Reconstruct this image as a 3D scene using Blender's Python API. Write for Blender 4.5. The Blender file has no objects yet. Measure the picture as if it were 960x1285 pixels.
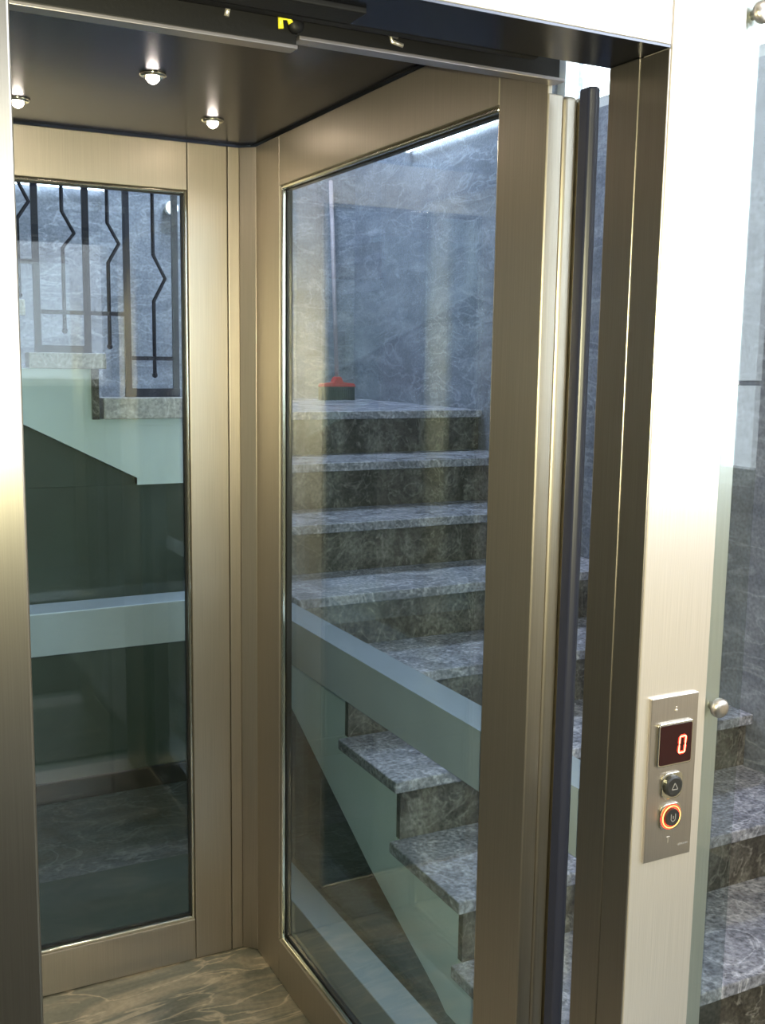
import bpy, bmesh, math, random
from mathutils import Vector, Matrix
random.seed(4)
S = bpy.context.scene
COL = S.collection

# ------------------------------------------------------------------ materials
def newmat(name):
    m = bpy.data.materials.new(name); m.use_nodes = True
    nt = m.node_tree
    for n in list(nt.nodes): nt.nodes.remove(n)
    out = nt.nodes.new('ShaderNodeOutputMaterial')
    return m, nt, out
def L(nt, a, b): nt.links.new(a, b)
def principled(name, col, rough=.5, metal=0., spec=.5, bump=0., bscale=200, var=0., vscale=6):
    m, nt, out = newmat(name)
    p = nt.nodes.new('ShaderNodeBsdfPrincipled')
    p.inputs['Base Color'].default_value = (*col, 1)
    p.inputs['Roughness'].default_value = rough
    p.inputs['Metallic'].default_value = metal
    p.inputs['Specular IOR Level'].default_value = spec
    tc = nt.nodes.new('ShaderNodeTexCoord')
    if var:
        n = nt.nodes.new('ShaderNodeTexNoise'); n.inputs['Scale'].default_value = vscale; n.inputs['Detail'].default_value = 6
        L(nt, tc.outputs['Object'], n.inputs['Vector'])
        r = nt.nodes.new('ShaderNodeValToRGB')
        r.color_ramp.elements[0].position = .3; r.color_ramp.elements[1].position = .7
        r.color_ramp.elements[0].color = (*[c*(1-var) for c in col], 1)
        r.color_ramp.elements[1].color = (*[min(1, c*(1+var)) for c in col], 1)
        L(nt, n.outputs['Fac'], r.inputs['Fac']); L(nt, r.outputs['Color'], p.inputs['Base Color'])
    if bump:
        n = nt.nodes.new('ShaderNodeTexNoise'); n.inputs['Scale'].default_value = bscale
        L(nt, tc.outputs['Object'], n.inputs['Vector'])
        b = nt.nodes.new('ShaderNodeBump'); b.inputs['Strength'].default_value = bump; b.inputs['Distance'].default_value = .002
        L(nt, n.outputs['Fac'], b.inputs['Height']); L(nt, b.outputs['Normal'], p.inputs['Normal'])
    L(nt, p.outputs[0], out.inputs[0])
    return m
def steel(name, col, rough, aniso=.7, grain='Z', rot=.0, metal=1., edge=(1, 1, 1)):
    m, nt, out = newmat(name)
    p = nt.nodes.new('ShaderNodeBsdfPrincipled')
    p.inputs['Metallic'].default_value = metal
    p.inputs['Specular Tint'].default_value = (*edge, 1)
    p.inputs['Anisotropic'].default_value = aniso
    p.inputs['Anisotropic Rotation'].default_value = rot
    t = nt.nodes.new('ShaderNodeTangent'); t.direction_type = 'RADIAL'; t.axis = 'Z'
    L(nt, t.outputs[0], p.inputs['Tangent'])
    tc = nt.nodes.new('ShaderNodeTexCoord')
    mp = nt.nodes.new('ShaderNodeMapping')
    mp.inputs['Scale'].default_value = {'Z': (900, 900, 6), 'X': (6, 900, 900)}[grain]
    L(nt, tc.outputs['Object'], mp.inputs[0])
    n = nt.nodes.new('ShaderNodeTexNoise'); n.inputs['Scale'].default_value = 1; n.inputs['Detail'].default_value = 3
    L(nt, mp.outputs[0], n.inputs['Vector'])
    r = nt.nodes.new('ShaderNodeValToRGB')
    r.color_ramp.elements[0].position = .25; r.color_ramp.elements[1].position = .75
    r.color_ramp.elements[0].color = (*[c*.9 for c in col], 1); r.color_ramp.elements[1].color = (*[min(1, c*1.06) for c in col], 1)
    L(nt, n.outputs['Fac'], r.inputs['Fac']); L(nt, r.outputs['Color'], p.inputs['Base Color'])
    p.inputs['Roughness'].default_value = rough
    b = nt.nodes.new('ShaderNodeBump'); b.inputs['Strength'].default_value = .04; b.inputs['Distance'].default_value = .0004
    L(nt, n.outputs['Fac'], b.inputs['Height']); L(nt, b.outputs['Normal'], p.inputs['Normal'])
    L(nt, p.outputs[0], out.inputs[0])
    return m
def glass(name, tint, ior=1.5):
    m, nt, out = newmat(name)
    tr = nt.nodes.new('ShaderNodeBsdfTransparent'); tr.inputs[0].default_value = (*tint, 1)
    gl = nt.nodes.new('ShaderNodeBsdfGlossy'); gl.inputs['Roughness'].default_value = .0
    fr = nt.nodes.new('ShaderNodeFresnel'); fr.inputs[0].default_value = ior
    ge = nt.nodes.new('ShaderNodeNewGeometry'); mr = nt.nodes.new('ShaderNodeMapRange')   # same index from both faces of the sheet
    mr.inputs['To Min'].default_value = ior; mr.inputs['To Max'].default_value = 1/ior
    L(nt, ge.outputs['Backfacing'], mr.inputs['Value']); L(nt, mr.outputs[0], fr.inputs[0])
    mx = nt.nodes.new('ShaderNodeMixShader')
    L(nt, fr.outputs[0], mx.inputs[0]); L(nt, tr.outputs[0], mx.inputs[1]); L(nt, gl.outputs[0], mx.inputs[2])
    L(nt, mx.outputs[0], out.inputs[0])
    return m
def emit(name, col, s):
    m, nt, out = newmat(name)
    e = nt.nodes.new('ShaderNodeEmission'); e.inputs[0].default_value = (*col, 1); e.inputs[1].default_value = s
    L(nt, e.outputs[0], out.inputs[0]); return m
def marble(name, dark, mid, light, scale=1., stretch=(1, 1, 1), rot=(0, 0, 0), rough=.25, distort=3., grain=.35):
    m, nt, out = newmat(name)
    p = nt.nodes.new('ShaderNodeBsdfPrincipled'); p.inputs['Roughness'].default_value = rough
    p.inputs['Specular IOR Level'].default_value = .5
    tc = nt.nodes.new('ShaderNodeTexCoord')
    mp = nt.nodes.new('ShaderNodeMapping'); mp.inputs['Scale'].default_value = [scale*s for s in stretch]; mp.inputs['Rotation'].default_value = rot
    L(nt, tc.outputs['Object'], mp.inputs[0])
    a = nt.nodes.new('ShaderNodeTexNoise'); a.inputs['Scale'].default_value = 1.6; a.inputs['Detail'].default_value = 9
    a.inputs['Roughness'].default_value = .62; a.inputs['Distortion'].default_value = distort
    L(nt, mp.outputs[0], a.inputs['Vector'])
    r = nt.nodes.new('ShaderNodeValToRGB'); cr = r.color_ramp
    cr.elements[0].position = .30; cr.elements[0].color = (*dark, 1)
    cr.elements[1].position = .72; cr.elements[1].color = (*light, 1)
    e = cr.elements.new(.47); e.color = (*mid, 1)
    e = cr.elements.new(.53); e.color = (*[ (x*1.5+y*.5)/2 for x, y in zip(mid, light)], 1)
    L(nt, a.outputs['Fac'], r.inputs['Fac'])
    # thin bright veins: narrow band of a second distorted noise
    v = nt.nodes.new('ShaderNodeTexNoise'); v.inputs['Scale'].default_value = 2.4; v.inputs['Detail'].default_value = 5; v.inputs['Distortion'].default_value = distort*.8
    L(nt, mp.outputs[0], v.inputs['Vector'])
    vr = nt.nodes.new('ShaderNodeValToRGB'); vc = vr.color_ramp
    vc.elements[0].position = .47; vc.elements[0].color = (0, 0, 0, 1)
    vc.elements[1].position = .53; vc.elements[1].color = (0, 0, 0, 1)
    k = vc.elements.new(.5); k.color = (.55, .55, .55, 1)
    L(nt, v.outputs['Fac'], vr.inputs['Fac'])
    mx = nt.nodes.new('ShaderNodeMix'); mx.data_type = 'RGBA'
    L(nt, vr.outputs['Color'], mx.inputs['Factor']); L(nt, r.outputs['Color'], mx.inputs[6]); mx.inputs[7].default_value = (*[min(1, c*1.35) for c in light], 1)
    g = nt.nodes.new('ShaderNodeTexNoise'); g.inputs['Scale'].default_value = 90; g.inputs['Detail'].default_value = 4
    L(nt, tc.outputs['Object'], g.inputs['Vector'])
    gr = nt.nodes.new('ShaderNodeMapRange'); gr.inputs['From Min'].default_value = .3; gr.inputs['From Max'].default_value = .7
    gr.inputs['To Min'].default_value = 1-grain; gr.inputs['To Max'].default_value = 1+grain
    L(nt, g.outputs['Fac'], gr.inputs['Value'])
    mu = nt.nodes.new('ShaderNodeMix'); mu.data_type = 'RGBA'; mu.blend_type = 'MULTIPLY'; mu.inputs['Factor'].default_value = 1
    L(nt, mx.outputs[2], mu.inputs[6]); L(nt, gr.outputs[0], mu.inputs[7])
    L(nt, mu.outputs[2], p.inputs['Base Color'])
    L(nt, p.outputs[0], out.inputs[0])
    return m

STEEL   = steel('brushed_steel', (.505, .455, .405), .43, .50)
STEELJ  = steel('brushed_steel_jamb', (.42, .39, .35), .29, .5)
STEELR  = steel('brushed_steel_shaded', (.42, .38, .34), .36, .35)  # dim reflection on the reveals put into a darker steel colour
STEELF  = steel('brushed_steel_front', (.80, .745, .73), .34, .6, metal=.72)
STEELP  = steel('plate_steel', (.62, .57, .54), .36, .4)
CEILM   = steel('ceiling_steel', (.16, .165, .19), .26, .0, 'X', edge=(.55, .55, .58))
BEAD    = principled('polished_bead', (.66, .64, .56), .16, 1)
DARKRUB = principled('ribbed_rubber', (.010, .010, .010), .8, bump=.3)
BLACK   = principled('black_rubber', (.012, .012, .014), .45)
DARKMET = principled('dark_painted_metal', (.004, .004, .006), .55, .0, spec=.25, bump=.1)
SEALM   = principled('blue_black_seal', (.024, .027, .055), .35)
GREYP   = principled('grey_painted_beam', (.37, .45, .57), .22, .25, var=.05)
LIPM    = principled('track_lip_aluminium', (.40, .37, .40), .35, .9)
PAINT   = principled('pale_green_plaster', (.74, .86, .97), .7, bump=.15, bscale=120, var=.04)
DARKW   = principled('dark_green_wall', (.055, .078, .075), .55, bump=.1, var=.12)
PITM    = principled('matt_dark_paint', (.05, .068, .062), .95, spec=.1)
BEIGE   = principled('beige_plaster', (.62, .55, .50), .8, bump=.1, var=.03)
BROWNW  = principled('brown_plaster', (.075, .062, .052), .7, var=.08)
WHITEC  = principled('white_plaster', (.70, .70, .70), .8)
IRON    = principled('wrought_iron', (.035, .035, .06), .45, .6)
REDP    = principled('red_plastic', (.55, .03, .03), .4)
STICK   = principled('broom_stick', (.42, .36, .40), .5)
YELP    = principled('yellow_plastic', (.75, .68, .04), .4)
BOLTM   = principled('bolt_zinc', (.75, .70, .66), .3, .8)
WHITEP  = principled('white_enamel', (.8, .8, .8), .35)
M_WALL  = marble('blue_grey_marble', (.14, .155, .20), (.215, .235, .295), (.33, .355, .42), 1.7, (1, .8, 2.4), (.35, .5, .2), .35, 1.0, .25)
M_TREAD = marble('tread_granite', (.17, .175, .22), (.27, .275, .34), (.50, .50, .58), 2.4, (1, 1, 1), (0, 0, .4), .22, 2., .5)
M_COPE  = marble('coping_marble', (.34, .33, .36), (.46, .44, .48), (.62, .60, .64), 2.4, (1, 1, 1), (0, 0, .4), .35, 1.2, .3)
M_RISE  = marble('riser_granite', (.048, .041, .036), (.10, .09, .08), (.25, .24, .225), 3., (1, 1, .7), (.3, 0, .4), .35, 2.5, .5)
M_CAB   = marble('cab_floor_marble', (.065, .065, .056), (.13, .125, .108), (.42, .33, .25), 1.5, (1.0, 3.4, 1), (0, 0, .22), .3, .9, .15)
M_FLOOR = marble('lobby_marble', (.075, .085, .09), (.10, .115, .125), (.15, .17, .18), 1.6, (1, 1.6, 1), (0, 0, .2), .2, 2., .2)
G_CAB   = glass('cab_glass', (.93, .97, .975))
G_SHAFT = glass('shaft_glass', (.955, .985, .975), 1.45)
G_FRONT = glass('front_glass', (.84, .88, .88), 1.5)
G_WIN   = glass('window_glass', (.97, .98, .98), 1.3)
G_FROST = glass('tinted_window_glass', (.72, .72, .72), 1.3)
REDLED  = emit('red_led', (1, .04, .02), 5.)
REDCORE = emit('led_core', (1, .30, .16), 7.)
AMBER   = emit('ring_glow_hot', (1, .55, .12), 5.)
DISPM   = principled('display_filter', (.016, .001, .003), .1)
BUTM    = principled('black_button', (.02, .02, .022), .35)
MARKM   = principled('grey_mark', (.22, .21, .22), .5)
LAMP    = emit('halogen_lens', (1, .86, .68), 45.)
TUBEM   = emit('fluorescent_tube', (.78, .86, 1), 12.)
SPOTE   = emit('reflected_spot_glow', (.85, .92, 1), 8.)

# ------------------------------------------------------------------ builders
def bx(bm, x0, x1, y0, y1, z0, z1):
    vs = [bm.verts.new(v) for v in ((x0,y0,z0),(x1,y0,z0),(x1,y1,z0),(x0,y1,z0),(x0,y0,z1),(x1,y0,z1),(x1,y1,z1),(x0,y1,z1))]
    for f in ((0,3,2,1),(4,5,6,7),(0,1,5,4),(1,2,6,5),(2,3,7,6),(3,0,4,7)): bm.faces.new([vs[i] for i in f])
def prism(bm, pts, a0, a1, axis='Y'):
    """extrude a polygon: for axis Y pts are (x,z); axis X pts are (y,z); axis Z pts are (x,y)"""
    def P(p, a): return {'Y': (p[0], a, p[1]), 'X': (a, p[0], p[1]), 'Z': (p[0], p[1], a)}[axis]
    A = [bm.verts.new(P(p, a0)) for p in pts]; B = [bm.verts.new(P(p, a1)) for p in pts]
    n = len(pts)
    bm.faces.new(A[::-1]); bm.faces.new(B)
    for i in range(n): bm.faces.new((A[i], A[(i+1) % n], B[(i+1) % n], B[i]))
    bmesh.ops.recalc_face_normals(bm, faces=bm.faces)
def tube(bm, pts, r, n=10):
    """round bar along a polyline with mitred joints"""
    pts = [Vector(p) for p in pts]; rings = []
    for i, p in enumerate(pts):
        d = (pts[min(i+1, len(pts)-1)] - pts[max(i-1, 0)]).normalized()
        ref = Vector((0, 1, 0)) if abs(d.y) < .9 else Vector((1, 0, 0))
        u = d.cross(ref).normalized(); v = d.cross(u).normalized()
        rings.append([bm.verts.new(p + r*(u*math.cos(2*math.pi*k/n) + v*math.sin(2*math.pi*k/n))) for k in range(n)])
    for a, b in zip(rings, rings[1:]):
        for k in range(n): bm.faces.new((a[k], a[(k+1) % n], b[(k+1) % n], b[k]))
    bm.faces.new(rings[0][::-1]); bm.faces.new(rings[-1])
    bmesh.ops.recalc_face_normals(bm, faces=bm.faces)
def lathe(bm, prof, c, axis='Y', n=28):
    """prof: (radius, offset along axis)"""
    rings = []
    for r, h in prof:
        ring = []
        for k in range(n):
            a = 2*math.pi*k/n; p, q = r*math.cos(a), r*math.sin(a)
            v = {'Y': (p, h, q), 'Z': (p, q, h), 'X': (h, p, q)}[axis]
            ring.append(bm.verts.new(Vector(c) + Vector(v)))
        rings.append(ring)
    for a, b in zip(rings, rings[1:]):
        for k in range(n): bm.faces.new((a[k], a[(k+1) % n], b[(k+1) % n], b[k]))
    bm.faces.new(rings[0][::-1]); bm.faces.new(rings[-1])
    bmesh.ops.recalc_face_normals(bm, faces=bm.faces)
def wpos(o):
    p = Vector((0, 0, 0))
    while o is not None: p += o.location; o = o.parent
    return p
def obj(name, bm, mat, parent=None, bevel=0., seg=3, smooth=False, label=None):
    me = bpy.data.meshes.new(name)
    if parent is not None:
        org = wpos(parent); loc = Vector((0, 0, 0))
    else:
        xs = [v.co for v in bm.verts]
        org = Vector(((min(v.x for v in xs)+max(v.x for v in xs))/2, (min(v.y for v in xs)+max(v.y for v in xs))/2, min(v.z for v in xs)))
        loc = org.copy()
    bmesh.ops.translate(bm, verts=bm.verts, vec=-org)
    bm.to_mesh(me); bm.free()
    me.materials.append(mat)
    o = bpy.data.objects.new(name, me); COL.objects.link(o)
    o.location = loc; o.parent = parent
    if bevel:
        b = o.modifiers.new('bevel', 'BEVEL'); b.width = bevel; b.segments = seg; b.limit_method = 'ANGLE'; b.angle_limit = .6
        b.harden_normals = False
    if smooth or bevel:
        for p in me.polygons: p.use_smooth = smooth
    if label: o['label'] = label
    return o
def box(name, x0, x1, y0, y1, z0, z1, mat, parent=None, bevel=0., seg=3, label=None):
    bm = bmesh.new(); bx(bm, x0, x1, y0, y1, z0, z1)
    return obj(name, bm, mat, parent, bevel, seg, label=label)
def thing(name, label, cat, loc, group=None):
    o = bpy.data.objects.new(name, None); COL.objects.link(o); o.location = loc
    o.empty_display_size = .1
    o['label'] = label; o['category'] = cat
    if group: o['group'] = group
    return o
def tag(o, label, cat, group=None):
    o['label'] = label; o['category'] = cat
    if group: o['group'] = group
    return o
def struct(o):
    o['kind'] = 'structure'; return o

# ------------------------------------------------------------------ the room
XL, XR, YF, YB, ZC = -1.7, 2.5, -3.0, 5.2, 3.7
struct(box('floor', XL-.2, XR+.2, YF-.2, YB+.2, -.12, 0, M_FLOOR))
struct(box('ceiling', XL-.2, XR+.2, YF-.2, YB+.2, ZC, ZC+.12, WHITEC))
def wall_with_holes(name, axis, p0, p1, a0, a1, z0, z1, holes, mat):
    """wall slab between planes p0..p1 of `axis`; holes = (a, b, zlow, zhigh) sorted along a"""
    bm = bmesh.new()
    def slab(a, b, c, d):
        if b-a < 1e-4 or d-c < 1e-4: return
        if axis == 'X': bx(bm, p0, p1, a, b, c, d)
        else: bx(bm, a, b, p0, p1, c, d)
    cur = a0
    for (a, b, c, d) in holes:
        slab(cur, a, z0, z1); slab(a, b, z0, c); slab(a, b, d, z1); cur = b
    slab(cur, a1, z0, z1)
    return struct(obj(name, bm, mat))
W_SIDE = (-2.75, .55, 1.22, 3.35)      # large lobby window in the right wall
W_STAIR = (2.35, 3.50, 2.50, 3.5)      # high window over the stairs
W_FRONT = (.25, 1.9, 1.36, 2.95)         # glazed opening behind the photographer
wall_with_holes('wall_right', 'X', XR, XR+.16, 1.0, YB+.16, 0, ZC, [W_STAIR], M_WALL)
wall_with_holes('wall_right', 'X', XR, XR+.16, YF-.16, 1.0, 0, ZC, [W_SIDE], BEIGE)
wall_with_holes('wall_front', 'Y', YF-.16, YF, XL, XR, 0, ZC, [W_FRONT], BROWNW)
struct(box('wall_left', XL-.16, XL, YF-.16, YB+.16, 0, ZC, BROWNW))
struct(box('wall_back', XL, XR, YB, YB+.16, 0, ZC, M_WALL))
struct(box('wall_under_stairs', XL, 1.262, 3.77, 3.84, 0, 1.139, DARKW))
struct(box('baseboard_back', XL, 1.262, 3.752, 3.77, 0, .075, BLACK, bevel=.003))
def window(name, axis, p, h, nm, gm=None):
    a, b, c, d = h; bm = bmesh.new(); w = .05
    def B(bm, a0, a1, z0, z1, t0, t1):
        if axis == 'X': bx(bm, p+t0, p+t1, a0, a1, z0, z1)
        else: bx(bm, a0, a1, p-t1, p-t0, z0, z1)
    B(bm, a, b, c, c+w, .04, .10); B(bm, a, b, d-w, d, .04, .10)
    B(bm, a, a+w, c+w, d-w, .04, .10); B(bm, b-w, b, c+w, d-w, .04, .10)
    for k in range(1, nm): m = a+(b-a)*k/nm; B(bm, m-w/2, m+w/2, c+w, d-w, .04, .10)
    f = struct(obj(name, bm, WHITEP))
    g = bmesh.new(); B(g, a+.02, b-.02, c+.02, d-.02, .066, .072)
    obj('pane', g, gm or G_WIN, f)
window('window_1', 'X', XR, W_SIDE, 3)
window('window_2', 'X', XR, W_STAIR, 1)
window('window_3', 'Y', YF, W_FRONT, 1, G_FROST)

# ------------------------------------------------------------------ staircase
SX, SR, SG, SY = 1.265, .173, .3215, 1.678      # left side, rise, going, first riser
t1 = thing('staircase', 'lower flight of grey granite steps with pale plastered side, rising behind the glass lift cab', 'stairs', (SX, SY, 0))
T = .032
for k in range(1, 9):
    y = SY + (k-1)*SG; z = k*SR
    yend = y + SG + .004 if k < 8 else YB
    if k < 8:
        box('tread', SX-.03, XR-.004, y-.028, y+SG+.004, z-T, z, M_TREAD, t1, .004)
    bm = bmesh.new(); bx(bm, SX, XR-.004, y, y+.02, z-SR+.0005, z-T-.0005)
    obj('riser', bm, M_RISE, t1)
pts = []
for k in range(1, 9):
    y = SY + (k-1)*SG
    pts += [(y+.021, (k-1)*SR-T if k > 1 else .0), (y+.021, k*SR-T)]
pts += [(3.93+.02, 8*SR-T), (3.93+.02, 1.14), (3.62, .86)]
# sloping soffit, points (y, z) read along the side of the flight
pts += [(3.1, .49), (2.5, .19), (2.12, .03), (2.07, .0)]
bm = bmesh.new(); prism(bm, pts, SX+.002, SX+.10, 'X')
obj('stringer', bm, PAINT, t1, label='pale green plastered stair side')
bm = bmesh.new()
prism(bm, [(3.93, 1.14), (3.62, .86), (3.1, .49), (2.5, .19), (2.12, .03), (2.07, 0), (1.85, 0), (3.93, 1.09)], SX+.10, XR-.004, 'X')
obj('soffit_slab', bm, DARKW, t1, label='dark underside of the flight')
# landing and upper flight
t2 = thing('stair_landing', 'marble half landing at eye height where the granite flight ends', 'landing', (1.0, YB, 1.14))
Z8 = 8*SR
bm = bmesh.new(); prism(bm, [(SX+.01, 3.93-.028), (XR-.004, 3.93-.028), (XR-.004, YB-.004), (.80, YB-.004), (.80, 3.841), (SX+.01, 3.841)], Z8-T, Z8, 'Z')
obj('landing_top', bm, M_TREAD, t2, .004)
bm = bmesh.new(); prism(bm, [(SX-.01, 3.956), (XR-.004, 3.956), (XR-.004, YB-.004), (.949, YB-.004), (.949, 3.742), (SX-.01, 3.742)], 1.14, Z8-T-.0005, 'Z')
obj('landing_slab', bm, PAINT, t2, label='pale green plastered landing edge')
box('landing_edge', .9492, SX-.01, 3.742, 3.84, Z8-T, Z8-.009, PAINT, t2, label='pale green plastered upper edge')
t3 = thing('staircase', 'upper flight of marble steps with pale plastered side rising to the left behind the cab', 'stairs', (.80, 3.74, Z8))
GX = .262
for k in range(9, 17):
    x = .845-.0 - (k-9)*GX; z = k*SR
    box('tread', x-GX-.005, x, 3.841, YB-.004, z-T, z, M_TREAD, t3, .004)
    bm = bmesh.new(); bx(bm, x-.045, x-.025, 3.742, YB-.004, z-SR+.0005, z-T-.0005); obj('riser', bm, M_RISE, t3)
pts = [(.949, Z8-.009), (.949, 1.142)]
pts += [(.949, 1.165), (.55, 1.37), (-1.38, 2.36), (-1.38, 16*SR-.009)]
for k in range(16, 8, -1):
    x = .845-(k-9)*GX-.046
    pts += [(x, k*SR-.009), (x, (k-1)*SR-.009)]
bm = bmesh.new(); prism(bm, pts, 3.742, 3.84, 'Y')
obj('stringer', bm, PAINT, t3, label='pale green plastered stair side')
def coping(parent, x0, x1, z): box('coping', x0, x1, 3.708, 3.80, z-.008, z+.066 if z < 1.4 else z+.045, M_COPE, parent, .004)
coping(t2, .83, SX-.032, Z8)
for k in range(9, 17): coping(t3, .845-(k-8)*GX+.004, .845-(k-9)*GX-.002, k*SR)
bm = bmesh.new(); prism(bm, [(-1.38, 1.1395), (.949, 1.1395), (.948, 1.163), (.55, 1.368), (-1.38, 2.358)], 3.77, 3.83, 'Y')
obj('panel_below', bm, DARKW, t3, label='dark green wall panel below the sloping stair side')
# dark upright marble end beside the first step of the upper flight
box('step_end', .815-.02, .818, 3.722, 3.741, Z8-.009, 9*SR-.0085, M_RISE, t3)

tag(box('added_mat', -.55, 1.05, -1.6, 1.02, .0005, .012, DARKRUB, None, .004), 'added black mat on the unseen lobby floor, a dark reflection for the left post', 'mat')  # added out of view so the left post reflects something dark
# railing: straight bars alternate with kinked bars, each straight pair closed by a bottom rail
YR = 3.79; KS = YR/3.95
def rz(z): return 1.6+(z-1.6)*KS
rl = thing('stair_railing', 'black wrought iron railing with kinked bars along the upper steps', 'railing', (.6, YR, Z8))
straight = [(.585, 9), (.658, 9), (.832, 9), (.977, 8), (1.157, 8)]
ZTOP = lambda x: 2.42 + max(0, (.85-x))*.6
for x, lv in straight:
    X = x*KS; z0 = lv*SR + (.0665 if lv == 8 else .0455)
    if x < .6: z0 = 10*SR-.03
    box('post', X-.011, X+.011, YR-.006, YR+.006, z0, ZTOP(x), IRON, rl)
for (xa, xb, z0, z1) in ((.658, .832, 9*SR+.0455, 9*SR+.070), (.977, 1.157, Z8+.0665, Z8+.096)):
    box('bottom_rail', xa*KS-.011, xb*KS+.011, YR-.010, YR+.010, z0, z1, IRON, rl)
for (xa, xb, z) in ((.50, .658, 1.916), (.658, .977, 1.745), (.99, 1.157, 1.586)):
    box('cross_bar', xa*KS, xb*KS, YR-.006, YR+.006, rz(z)-.007, rz(z)+.007, IRON, rl)
for (x, xk, zt, zk, zb, z0) in ((.752, .793, 2.096, 2.022, 1.970, 1.680), (.911, .951, 2.066, 1.995, 1.926, 1.627), (1.076, 1.120, 1.963, 1.879, 1.796, 1.524), (.600, .640, 2.20, 2.12, 2.06, 1.80)):
    bm = bmesh.new()
    tube(bm, [(x*KS, YR, ZTOP(x)), (x*KS, YR, rz(zt)), (xk*KS, YR, rz(zk)), (x*KS, YR, rz(zb)), (x*KS, YR, rz(z0))], .0068, 8)
    lathe(bm, [(.003, -.010), (.010, -.004), (.010, .004), (.003, .010)], (x*KS, YR, rz(z0)), 'Z', 10)
    obj('kinked_bar', bm, IRON, rl, smooth=True)
bm = bmesh.new(); tube(bm, [(1.157*KS, YR, ZTOP(1.0)), (.85*KS, YR, 2.42), (.40, YR, 2.42+.27+.03)], .018, 12)
obj('handrail', bm, IRON, rl, smooth=True)

# broom on the landing
br = thing('broom', 'red broom with thin pinkish stick leaning on the marble wall of the landing', 'broom', (2.30, 4.95, Z8))
bm = bmesh.new(); tube(bm, [(2.287, 4.95, Z8+.10), (2.345, 5.17, 2.50)], .011, 10); obj('stick', bm, STICK, br, smooth=True)
bm = bmesh.new()
prism(bm, [(2.19, Z8+.068), (2.385, Z8+.068), (2.375, Z8+.084), (2.315, Z8+.090), (2.30, Z8+.118), (2.275, Z8+.118), (2.26, Z8+.090), (2.20, Z8+.084)], 4.925, 4.975, 'Y')
obj('head', bm, REDP, br, .004)
bm = bmesh.new()
for i in range(26):
    for j in range(4):
        x = 2.195+i*.0072; y = 4.932+j*.012; dx = (x-2.30)*.12
        prism(bm, [(x, y), (x+.005, y), (x+.005, y+.006), (x, y+.006)], Z8+.001, Z8+.069, 'Z')
o = obj('bristles', bm, BLACK, br); o['kind'] = 'stuff'

# ------------------------------------------------------------------ lamps on the walls
tb = thing('tube_light', 'white fluorescent tube fitting on the right marble wall above the stairs', 'light', (2.46, 4.05, 2.56))
box('housing', 2.465, XR-.0005, 3.60, 4.60, 2.585, 2.615, WHITEP, tb, .004)
bm = bmesh.new(); tube(bm, [(2.474, 3.63, 2.572), (2.474, 4.58, 2.572)], .010, 14); obj('tube', bm, TUBEM, tb, smooth=True)
for y in (3.61, 4.58): box('end_cap', 2.46, 2.488, y, y+.012, 2.558, 2.587, WHITEP, tb, .003)
tb = thing('tube_light', 'white fluorescent tube fitting high on the back wall over the upper steps', 'light', (.9, 5.17, 2.38))
box('housing', .50, 1.20, 5.155, YB-.0005, 2.375, 2.40, WHITEP, tb, .004)
bm = bmesh.new(); tube(bm, [(.52, 5.168, 2.362), (1.18, 5.168, 2.362)], .008, 14); obj('tube', bm, TUBEM, tb, smooth=True)
for x in (.505, 1.18): box('end_cap', x, x+.016, 5.152, 5.184, 2.346, 2.38, WHITEP, tb, .003)
sp = thing('added_spotlight', 'small glowing lamp added on the back wall for a bright reflected spot', 'light', (1.50, 5.17, 2.30))  # lamp added where a bright reflection shows in the rear pane
bm = bmesh.new(); lathe(bm, [(.026, 0), (.03, -.02), (.034, -.045), (.03, -.05)], (1.50, YB, 2.30)); obj('shade', bm, WHITEP, sp, smooth=True)
bm = bmesh.new(); lathe(bm, [(.029, 0), (.025, -.007), (.010, -.011)], (1.50, YB-.05, 2.30)); obj('lens', bm, SPOTE, sp, smooth=True)

def added_lamp(label, x, y, s, mat):
    t = thing('added_lamp', label, 'light', (x, y, ZC-.05))
    bm = bmesh.new(); lathe(bm, [(s*.6, 0), (s, -.01), (s*1.02, -.04), (s*.96, -.045)], (x, y, ZC-.0005), 'Z', 40); obj('base', bm, WHITEP, t, smooth=True)
    bm = bmesh.new(); lathe(bm, [(s*.95, 0), (s*.9, -.03), (s*.6, -.06), (s*.1, -.07)], (x, y, ZC-.046), 'Z', 40); obj('diffuser', bm, mat, t, smooth=True)
added_lamp('added unseen cool white fill lamp above the stair landing', 1.75, 4.5, .26, emit('cool_fill_glow', (.74, .83, 1), 115))  # added out of view to brighten the stairs and marble wall
added_lamp('added unseen warm fill lamp over the lobby floor', 1.5, -.7, .22, emit('warm_fill_glow', (1, .82, .74), 30))  # added out of view to brighten the beige wall the post reflects

# ------------------------------------------------------------------ lift shaft frame and glass
sf = thing('shaft_frame', 'grey painted steel frame of beams around the glass lift cab', 'frame', (1.09, 2.0, 0))
BX0, BX1, BY0, BY1 = 1.052, 1.138, 2.90, 3.02
for z0, z1 in ((.785, .905), (.0, .118), (2.62, 2.74)):
    if z0 == 0: box('pit_edge', .0, BX1, BY0-.25, 3.16, .0003, .006, PITM, sf); box('side_beam', BX0, BX1, 1.26, BY0-.002, .0065, z1, GREYP, sf, .003); continue
    box('side_beam', BX0, BX1, 1.26, BY0-.002, z0, z1, GREYP, sf, .003)
    box('back_beam', .0, BX1, BY0, BY1, z0, z1, GREYP, sf, .003)
box('side_lower_plate', BX0-.004, BX0+.004, 1.28, BY0-.004, .905, .909, GREYP, sf)
for a, b in ((1.075, BX1), ):
    box('corner_post', 1.062, BX1-.001, BY0+.002, BY1-.002, .118, .785, GREYP, sf)
    box('corner_post', 1.062, BX1-.001, BY0+.002, BY1-.002, .909, 2.62, GREYP, sf)
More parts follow.
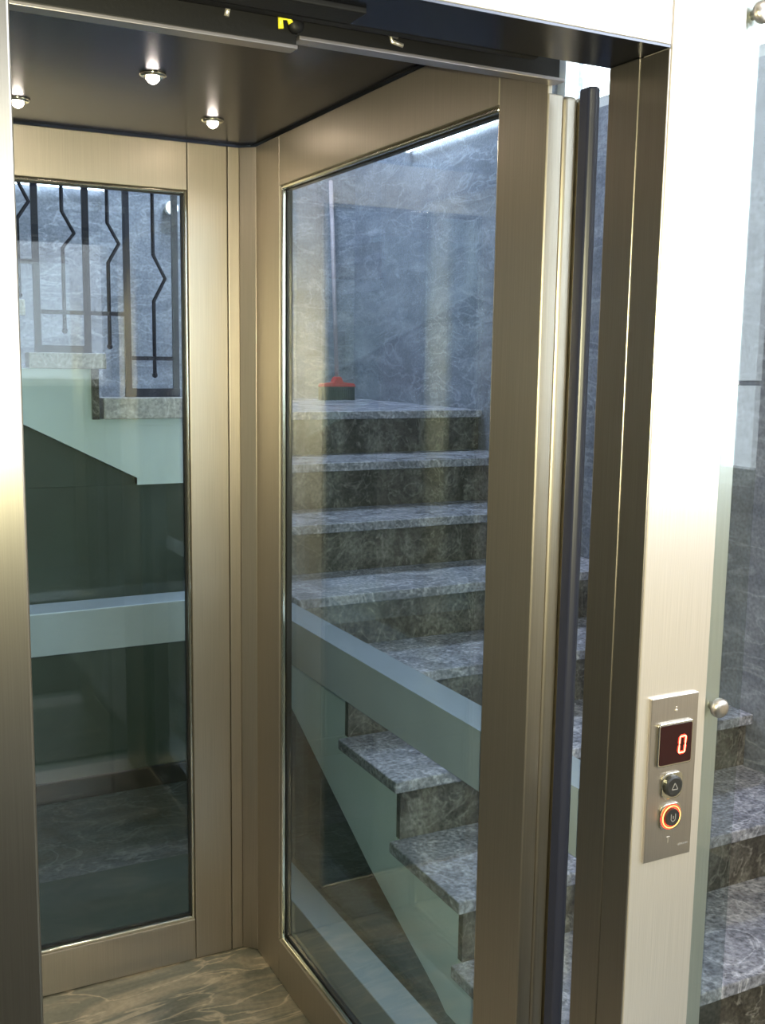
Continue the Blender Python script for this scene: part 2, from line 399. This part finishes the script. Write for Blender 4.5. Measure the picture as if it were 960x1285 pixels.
g = thing('glass_panel', 'tall side glass of the lift shaft facing the granite steps', 'glass', (1.158, 2.0, 0))
box('pane', 1.150, 1.158, 1.13, 3.04, .12, 2.9, G_SHAFT, g)
g = thing('glass_panel', 'rear glass of the lift shaft behind the cab', 'glass', (.5, 3.03, 0))
box('pane', .02, 1.148, 3.03, 3.038, .12, 2.9, G_SHAFT, g)

# ------------------------------------------------------------------ lift cab
cab = thing('elevator_cab', 'open glass walled lift cab with brushed steel frames and marble floor', 'elevator', (.55, 1.95, 0))
CL, CR, CY0, CY1, CZ = .15, .946, 1.325, 2.562, 2.104
box('floor_panel', CL-.02, CR+.03, 1.24, CY1+.03, -.0+.0005, .004, M_CAB, cab, label='brown and cream streaked marble floor')
bm = bmesh.new(); bx(bm, CL+.003, CR-.004, CY0+.02, CY1-.004, CZ+.006, CZ+.02)
ceilp = obj('ceiling_panel', bm, CEILM, cab, .001, 1)
box('roof', CL-.05, CR+.06, CY0-.02, CY1+.05, CZ+.03, CZ+.12, DARKMET, cab)
bm = bmesh.new()
for a in ((CL-.04, CR+.05, CY1, CY1+.04), (CR, CR+.05, CY0, CY1), (CL-.04, CL, CY0, CY1)): bx(bm, *a, CZ+.006, CZ+.032)
obj('roof_rim', bm, BLACK, cab)
# panel frames. kind 'B' = back wall (plane y), 'R'/'L' side walls (plane x)
def wallbox(kind, name, a0, a1, z0, z1, d0, d1, mat, bevel=0., parent=None, seg=3):
    parent = parent or cab
    if kind == 'B': return box(name, a0, a1, CY1+d0, CY1+d1, z0, z1, mat, parent, bevel, seg)
    if kind == 'R': return box(name, CR+d0, CR+d1, a0, a1, z0, z1, mat, parent, bevel, seg)
    return box(name, CL-d1, CL-d0, a0, a1, z0, z1, mat, parent, bevel, seg)
def glazed(kind, a0, a1, p0, p1):
    zl, zh = .118, 1.992
    wallbox(kind, 'stile', a0, p0-.001, .006, CZ, 0, .035 if kind == 'B' else .008, STEEL, .002)
    wallbox(kind, 'stile', p1+.001, a1, .006, CZ, 0, .035, STEEL, .002)
    wallbox(kind, 'bottom_rail', p0+.0005, p1-.0005, .006, zl, 0, .035, STEEL, .002)
    wallbox(kind, 'top_rail', p0+.0005, p1-.0005, zh, CZ, 0, .035, STEEL, .002)
    # bead: rounded polished strip round the pane, on a black gasket
    bm = bmesh.new(); w = .009
    def ring(bm, w0, w1, d0, d1):
        for (u0, u1, v0, v1) in ((p0+w0, p0+w1, zl+w0, zh-w0), (p1-w1, p1-w0, zl+w0, zh-w0), (p0+w1, p1-w1, zl+w0, zl+w1), (p0+w1, p1-w1, zh-w1, zh-w0)):
            if kind == 'B': bx(bm, u0, u1, CY1+d0, CY1+d1, v0, v1)
            elif kind == 'R': bx(bm, CR+d0, CR+d1, u0, u1, v0, v1)
            else: bx(bm, CL-d1, CL-d0, u0, u1, v0, v1)
    ring(bm, 0, .008, .004, .016); obj('bead', bm, BEAD, cab, .0035, 4)
    bm = bmesh.new(); ring(bm, .0, .010, .0165, .030); obj('gasket', bm, BLACK, cab)
    pane = wallbox(kind, 'glass_pane', p0+.001, p1-.001, zl+.001, zh-.001, .018, .024, G_CAB)
    return pane
glazed('B', CL+.001, .884, .352-.05, .784)
glazed('R', CY0+.001, 2.529, 1.456, 2.376)
glazed('L', CY0+.001, CY1-.001, 1.456, 2.376)
# corner: narrow facing strip then a 45 degree post
box('corner_strip', .8862, .9155, CY1-.0, CY1+.035, .006, CZ, STEEL, cab, .002)
bm = bmesh.new(); prism(bm, [(.916, CY1+.001), (CR+.001, 2.531), (CR+.03, 2.531), (CR+.03, CY1+.035), (.916, CY1+.035)], .006, CZ, 'Z')
obj('corner_post', bm, STEEL, cab, .0015)
# front post of the cab: two narrow faces towards the door, a rounded nose and a dark seal
box('door_column', CR+.0005, .9725, CY0, CY0+.05, .006, CZ-.12, STEEL, cab, .002)
box('door_column', .9745, .9990, CY0-.001, CY0+.05, .006, CZ-.12, STEEL, cab, .006)
box('door_column', 1.0010, 1.014, CY0-.012, CY0+.045, .006, CZ-.12, BEAD, cab, .004)
bm = bmesh.new(); prism(bm, [(.974, 1.266), (.984, 1.260), (.994, 1.266), (.994, 1.29), (.974, 1.29)], .006, 1.985, 'Z')
obj('sealing_strip', bm, SEALM, cab, .004, label='blue black vertical rubber seal')
# ceiling spotlights
def spot(x, y):
    bm = bmesh.new(); lathe(bm, [(.012, .010), (.024, .002), (.025, -.003), (.020, -.006), (.013, -.004), (.012, .004)], (x, y, CZ+.006), 'Z', 24)
    s = obj('ceiling_spotlight', bm, BEAD, cab, smooth=True)
    bm = bmesh.new(); lathe(bm, [(.004, .0), (.0115, -.002), (.0125, -.007), (.008, -.013), (.002, -.016)], (x, y, CZ+.004), 'Z', 20)
    obj('lens', bm, LAMP, s, smooth=True)
    ld = bpy.data.lights.new('spot_lamp', 'SPOT'); ld.energy = 2.6; ld.color = (1, .80, .58); ld.spot_size = 2.6; ld.spot_blend = .6; ld.shadow_soft_size = .012
    lo = bpy.data.objects.new('spot_lamp', ld); COL.objects.link(lo); lo.location = (x, y, CZ-.022)
for x, y in ((.366, 2.348), (.771, 2.327), (.554, 2.015)): spot(x, y)

# ------------------------------------------------------------------ entrance frame (landing side)
FX0, FX1, FY = .167, .971, 1.10
en = thing('elevator_entrance', 'brushed steel lift doorway with broad posts and a deep header', 'doorway', (.57, FY, 0))
box('left_post', -.10, FX0, FY, FY+.055, 0.0005, 1.9945, STEELJ, en, .003)
box('left_post_return', -.05, FX0-.004, FY+.057, FY+.12, 0.0005, 1.9945, STEEL, en, .002)
box('reveal', FX1, FX1+.003, FY+.001, FY+.055, 0.0005, 1.9955, STEELR, en, .001)
box('right_post', FX1+.0035, 1.100, FY, FY+.055, 0.0005, 2.9, STEELF, en, .002, label='bright brushed steel front face')
box('reveal', FX1+.0005, 1.03, FY+.0575, 1.220, 0.0005, 1.9975, STEELR, en, .002)
box('side_flange', 1.1005, 1.136, FY+.0105, FY+.03, 0.0005, 2.9, STEELF, en, .001)
box('header_panel', -.10, FX1+.002, FY, FY+.055, 2.000, 2.9, STEELF, en, .002, label='bright brushed steel header above the opening')
box('header_soffit', -.05, 1.03, FY+.0575, 1.222, 1.998, 2.06, CEILM, en)
box('header_soffit', -.10, FX1+.0015, FY+.0008, FY+.0560, 1.9965, 1.9995, CEILM, en)
box('sill', FX0, FX1, FY, 1.235, 0.0005, .004, STEELP, en)

# door machinery above the opening
op = thing('door_operator', 'black door machinery and track hidden under the steel header', 'mechanism', (.5, 1.28, 1.99))
box('landing_track', -.04, .568, 1.155, 1.2, 1.990, 1.9975, DARKMET, op, .002)
bm = bmesh.new(); prism(bm, [(-.04, 1.998), (.885, 1.998), (.945, 2.10), (-.04, 2.10)], 1.262, 1.275, 'Y')
box('track_plate', -.04, .872, 1.245, 1.262, 2.004, 2.16, DARKMET, op, .002)
bm.free()
box('door_hanger', CL+.01, .538, 1.292, 1.312, 1.984, 2.07, DARKMET, op, .002)
box('hanger_lip', CL+.01, .538, 1.288, 1.312, 1.979, 1.984, LIPM, op, .001)
box('lintel', CL+.01, .956, 1.3125, 1.3245, 2.0, 2.09, DARKMET, op, .002)
box('lintel_lip', .545, .956, 1.3, 1.3245, 1.9945, 1.9995, LIPM, op, .001)
bm = bmesh.new(); tube(bm, [(.447, 1.285, 2.016), (.444, 1.285, 2.003)], .0032, 10); obj('bolt', bm, BOLTM, op, smooth=True)
bm = bmesh.new(); tube(bm, [(.684, 1.30, 2.017), (.672, 1.298, 2.017), (.674, 1.296, 2.009), (.690, 1.296, 2.006)], .0028, 10); obj('hook', bm, BOLTM, op, smooth=True)
bm = bmesh.new(); tube(bm, [(.513, 1.282, 1.998), (.512, 1.282, 2.010), (.522, 1.282, 2.0125), (.526, 1.282, 2.006)], .0036, 10); obj('clip', bm, YELP, op, smooth=True, label='small yellow plastic clip')
bm = bmesh.new(); lathe(bm, [(.004, 0), (.010, -.003), (.010, -.010), (.004, -.013)], (.534, 1.292, 2.006)); obj('roller', bm, DARKMET, op, smooth=True)
bm = bmesh.new(); tube(bm, [(.520, 1.27, 2.036), (.531, 1.27, 2.036)], .0034, 10); obj('clip', bm, YELP, op, smooth=True, label='small yellow plastic clip')

# ------------------------------------------------------------------ front glass beside the post
def fixing(parent, x, z):
    bm = bmesh.new(); lathe(bm, [(.006, .03), (.007, -.001), (.0135, -.001), (.0145, -.003), (.0145, -.009), (.0115, -.0125), (.004, -.013)], (x, FY, z), 'Y', 30)
    obj('fixing', bm, STEELP, parent, smooth=True, label='round steel glass fixing')
g = thing('glass_panel', 'lower greenish glass beside the call panel held by a round fixing', 'glass', (1.136, FY, 0))
box('pane', 1.1006, 1.170, FY+.0003, FY+.0100, .003, 1.570, G_FRONT, g, .001, 1); fixing(g, 1.121, 1.104)
g = thing('glass_panel', 'upper greenish glass beside the bright post with fixing at the top corner', 'glass', (1.136, FY, 1.576))
box('pane', 1.1006, 1.170, FY+.0003, FY+.0100, 1.575, 2.9, G_FRONT, g, .001, 1); fixing(g, 1.121, 2.060)

# ------------------------------------------------------------------ call panel
cp = thing('call_panel', 'steel lift call panel with red zero display and two round buttons', 'control panel', (1.0365, FY, .89))
Y0 = FY-.0055
box('plate', .9935, 1.0800, Y0, FY-.0002, .891, 1.134, STEELP, cp, .0008, 2)
def rrect(bm, xc, zc, w, h, r, y0, y1, n=6):
    pts = []
    for (sx, sz, a0) in ((1, 1, 0), (-1, 1, 90), (-1, -1, 180), (1, -1, 270)):
        for i in range(n+1):
            a = math.radians(a0+90*i/n); pts.append((xc+sx*(w/2-r)+r*math.cos(a), zc+sz*(h/2-r)+r*math.sin(a)))
    prism(bm, pts, y0, y1, 'Y')
bm = bmesh.new(); rrect(bm, 1.0375, 1.0645, .0645, .0645, .005, Y0-.004, Y0-.0001); dz = obj('display', bm, BEAD, cp, .0012, 2)
bm = bmesh.new(); rrect(bm, 1.0375, 1.0645, .058, .058, .003, Y0-.0046, Y0-.0041); obj('screen', bm, DISPM, dz)
def seg(bm, x0, z0, x1, z1, w, y): 
    d = Vector((x1-x0, z1-z0)); n = Vector((-d.y, d.x)).normalized()*w/2; u = d.normalized()*w/2
    a, b = Vector((x0, z0)), Vector((x1, z1))
    pts = [a, a+u+n, b-u+n, b, b-u-n, a+u-n]
    prism(bm, [(p.x, p.y) for p in pts], y-.0004, y, 'Y')
dx0, dx1, dz0, dz1, sl = 1.0425, 1.0535, 1.0505, 1.0745, .0016
mid = (dz0+dz1)/2
for (w, m, y) in ((.0046, REDLED, Y0-.0047), (.0014, REDCORE, Y0-.0052)):
    bm = bmesh.new()
    seg(bm, dx0, dz0, dx1, dz0, w, y); seg(bm, dx0+sl, dz1, dx1+sl, dz1, w, y)
    seg(bm, dx0, dz0, dx0+sl/2, mid, w, y); seg(bm, dx0+sl/2, mid, dx0+sl, dz1, w, y)
    seg(bm, dx1, dz0, dx1+sl/2, mid, w, y); seg(bm, dx1+sl/2, mid, dx1+sl, dz1, w, y)
    obj('digit' if m is REDLED else 'digit_core', bm, m, dz, label='glowing red numeral zero' if m is REDLED else None)
def button(z, lit):
    xc = 1.0365
    bm = bmesh.new(); rrect(bm, xc, z, .0395, .0395, .012, Y0-.003, Y0-.0001); b = obj('push_button', bm, BEAD, cp, .0012, 2, label='black button ringed with red light' if lit else 'unlit black round button')
    if lit:
        for r0, r1, mt, yy in ((.0135, .0188, REDLED, .0052), (.0150, .0175, AMBER, .0058)):
            bm = bmesh.new(); n = 36
            ro = []; ri = []; rb = []
            for k in range(n):
                a = 2*math.pi*k/n; c, s = math.cos(a), math.sin(a)
                ro.append(bm.verts.new((xc+r1*c, Y0-.003, z+r1*s))); rb.append(bm.verts.new((xc+(r0+r1)/2*c, Y0-yy, z+(r0+r1)/2*s))); ri.append(bm.verts.new((xc+r0*c, Y0-.003, z+r0*s)))
            for k in range(n):
                j = (k+1) % n
                bm.faces.new((ro[k], ro[j], rb[j], rb[k])); bm.faces.new((rb[k], rb[j], ri[j], ri[k]))
            obj('light_ring', bm, mt, b, smooth=True)
    bm = bmesh.new(); lathe(bm, [(.0155 if not lit else .0132, 0), (.0155 if not lit else .0132, -.0035), (.0125, -.005), (.003, -.0045)], (xc, Y0-.003, z)); obj('cap', bm, BUTM, b, smooth=False)
    yy = Y0-.0082
    bm = bmesh.new(); w = .0013
    if not lit:
        for a, c in (((-.0055, -.004), (.0055, -.004)), ((-.0055, -.004), (0, .0055)), ((.0055, -.004), (0, .0055))): seg(bm, xc+a[0], z+a[1], xc+c[0], z+c[1], w, yy)
    else:
        for a, c in (((-.004, .006), (-.004, -.003)), ((.004, .006), (.004, -.003)), ((-.004, -.003), (0, -.006)), ((.004, -.003), (0, -.006)), ((0, .003), (0, -.002))): seg(bm, xc+a[0], z+a[1], xc+c[0], z+c[1], w, yy)
    obj('symbol', bm, MARKM, b)
button(1.002, False); button(.9555, True)
bm = bmesh.new()
lathe(bm, [(.0012, 0), (.0024, -.0006), (.0018, -.0014)], (1.0385, Y0, 1.1125), 'Y', 12)
lathe(bm, [(.001, 0), (.0014, -.0006), (.001, -.001)], (1.0385, Y0, 1.117), 'Y', 12)
obj('screw', bm, BOLTM, cp, smooth=True)
bm = bmesh.new(); bx(bm, 1.0335, 1.0395, Y0-.0004, Y0, .9225, .9238); bx(bm, 1.0358, 1.0371, Y0-.0004, Y0, .9145, .9225); obj('mark', bm, BOLTM, cp)
bm = bmesh.new()
for i, h in enumerate((.0022, .003, .0022, .0024, .003, .002, .0024)): bx(bm, 1.056+i*.0027, 1.0578+i*.0027, Y0-.0003, Y0, .9065, .9065+h)
obj('maker_mark', bm, MARKM, cp)

# ------------------------------------------------------------------ light
w = bpy.data.worlds.new('world'); S.world = w; w.use_nodes = True
bg = w.node_tree.nodes['Background']; bg.inputs[0].default_value = (.86, .93, 1.0, 1); bg.inputs[1].default_value = 7.0
def portal(loc, rot, sx, sy):
    ld = bpy.data.lights.new('portal', 'AREA'); ld.shape = 'RECTANGLE'; ld.size = sx; ld.size_y = sy
    ld.cycles.is_portal = True
    o = bpy.data.objects.new('portal', ld); COL.objects.link(o); o.location = loc; o.rotation_euler = rot
portal((XR+.14, (W_SIDE[0]+W_SIDE[1])/2, (W_SIDE[2]+W_SIDE[3])/2), (0, math.radians(90), 0), W_SIDE[3]-W_SIDE[2], W_SIDE[1]-W_SIDE[0])
portal((XR+.14, (W_STAIR[0]+W_STAIR[1])/2, (W_STAIR[2]+W_STAIR[3])/2), (0, math.radians(90), 0), W_STAIR[3]-W_STAIR[2], W_STAIR[1]-W_STAIR[0])
portal(((W_FRONT[0]+W_FRONT[1])/2, YF-.14, (W_FRONT[2]+W_FRONT[3])/2), (math.radians(90), 0, 0), W_FRONT[1]-W_FRONT[0], W_FRONT[3]-W_FRONT[2])
# the phone's flash lamp next to its lens
fl = bpy.data.lights.new('phone_flash', 'POINT'); fl.energy = 165; fl.color = (1, .945, .56); fl.shadow_soft_size = .006
fo = bpy.data.objects.new('phone_flash', fl); COL.objects.link(fo); fo.location = (.012, -.01, 1.617)

# ------------------------------------------------------------------ camera
F = 1333.; yaw, pit, rol = math.radians(27.34), math.radians(8.25), math.radians(.828)
f = Vector((math.sin(yaw)*math.cos(pit), math.cos(yaw)*math.cos(pit), -math.sin(pit)))
r = Vector((math.cos(yaw), -math.sin(yaw), 0)); u = r.cross(f)
r2 = math.cos(rol)*r+math.sin(rol)*u; u2 = -math.sin(rol)*r+math.cos(rol)*u
cd = bpy.data.cameras.new('camera'); cam = bpy.data.objects.new('camera', cd); COL.objects.link(cam)
M = Matrix((r2, u2, -f)).transposed().to_4x4(); M.translation = Vector((0, 0, 1.6)); cam.matrix_world = M
cd.sensor_fit = 'VERTICAL'; cd.sensor_height = 24; cd.lens = F/1285*24; cd.clip_start = .02
S.camera = cam
S.view_settings.view_transform = 'Standard'; S.view_settings.look = 'None'; S.view_settings.gamma = 1
S.view_settings.use_curve_mapping = False; S.view_settings.exposure = 0
S.cycles.max_bounces = 14; S.cycles.glossy_bounces = 8; S.cycles.transparent_max_bounces = 24
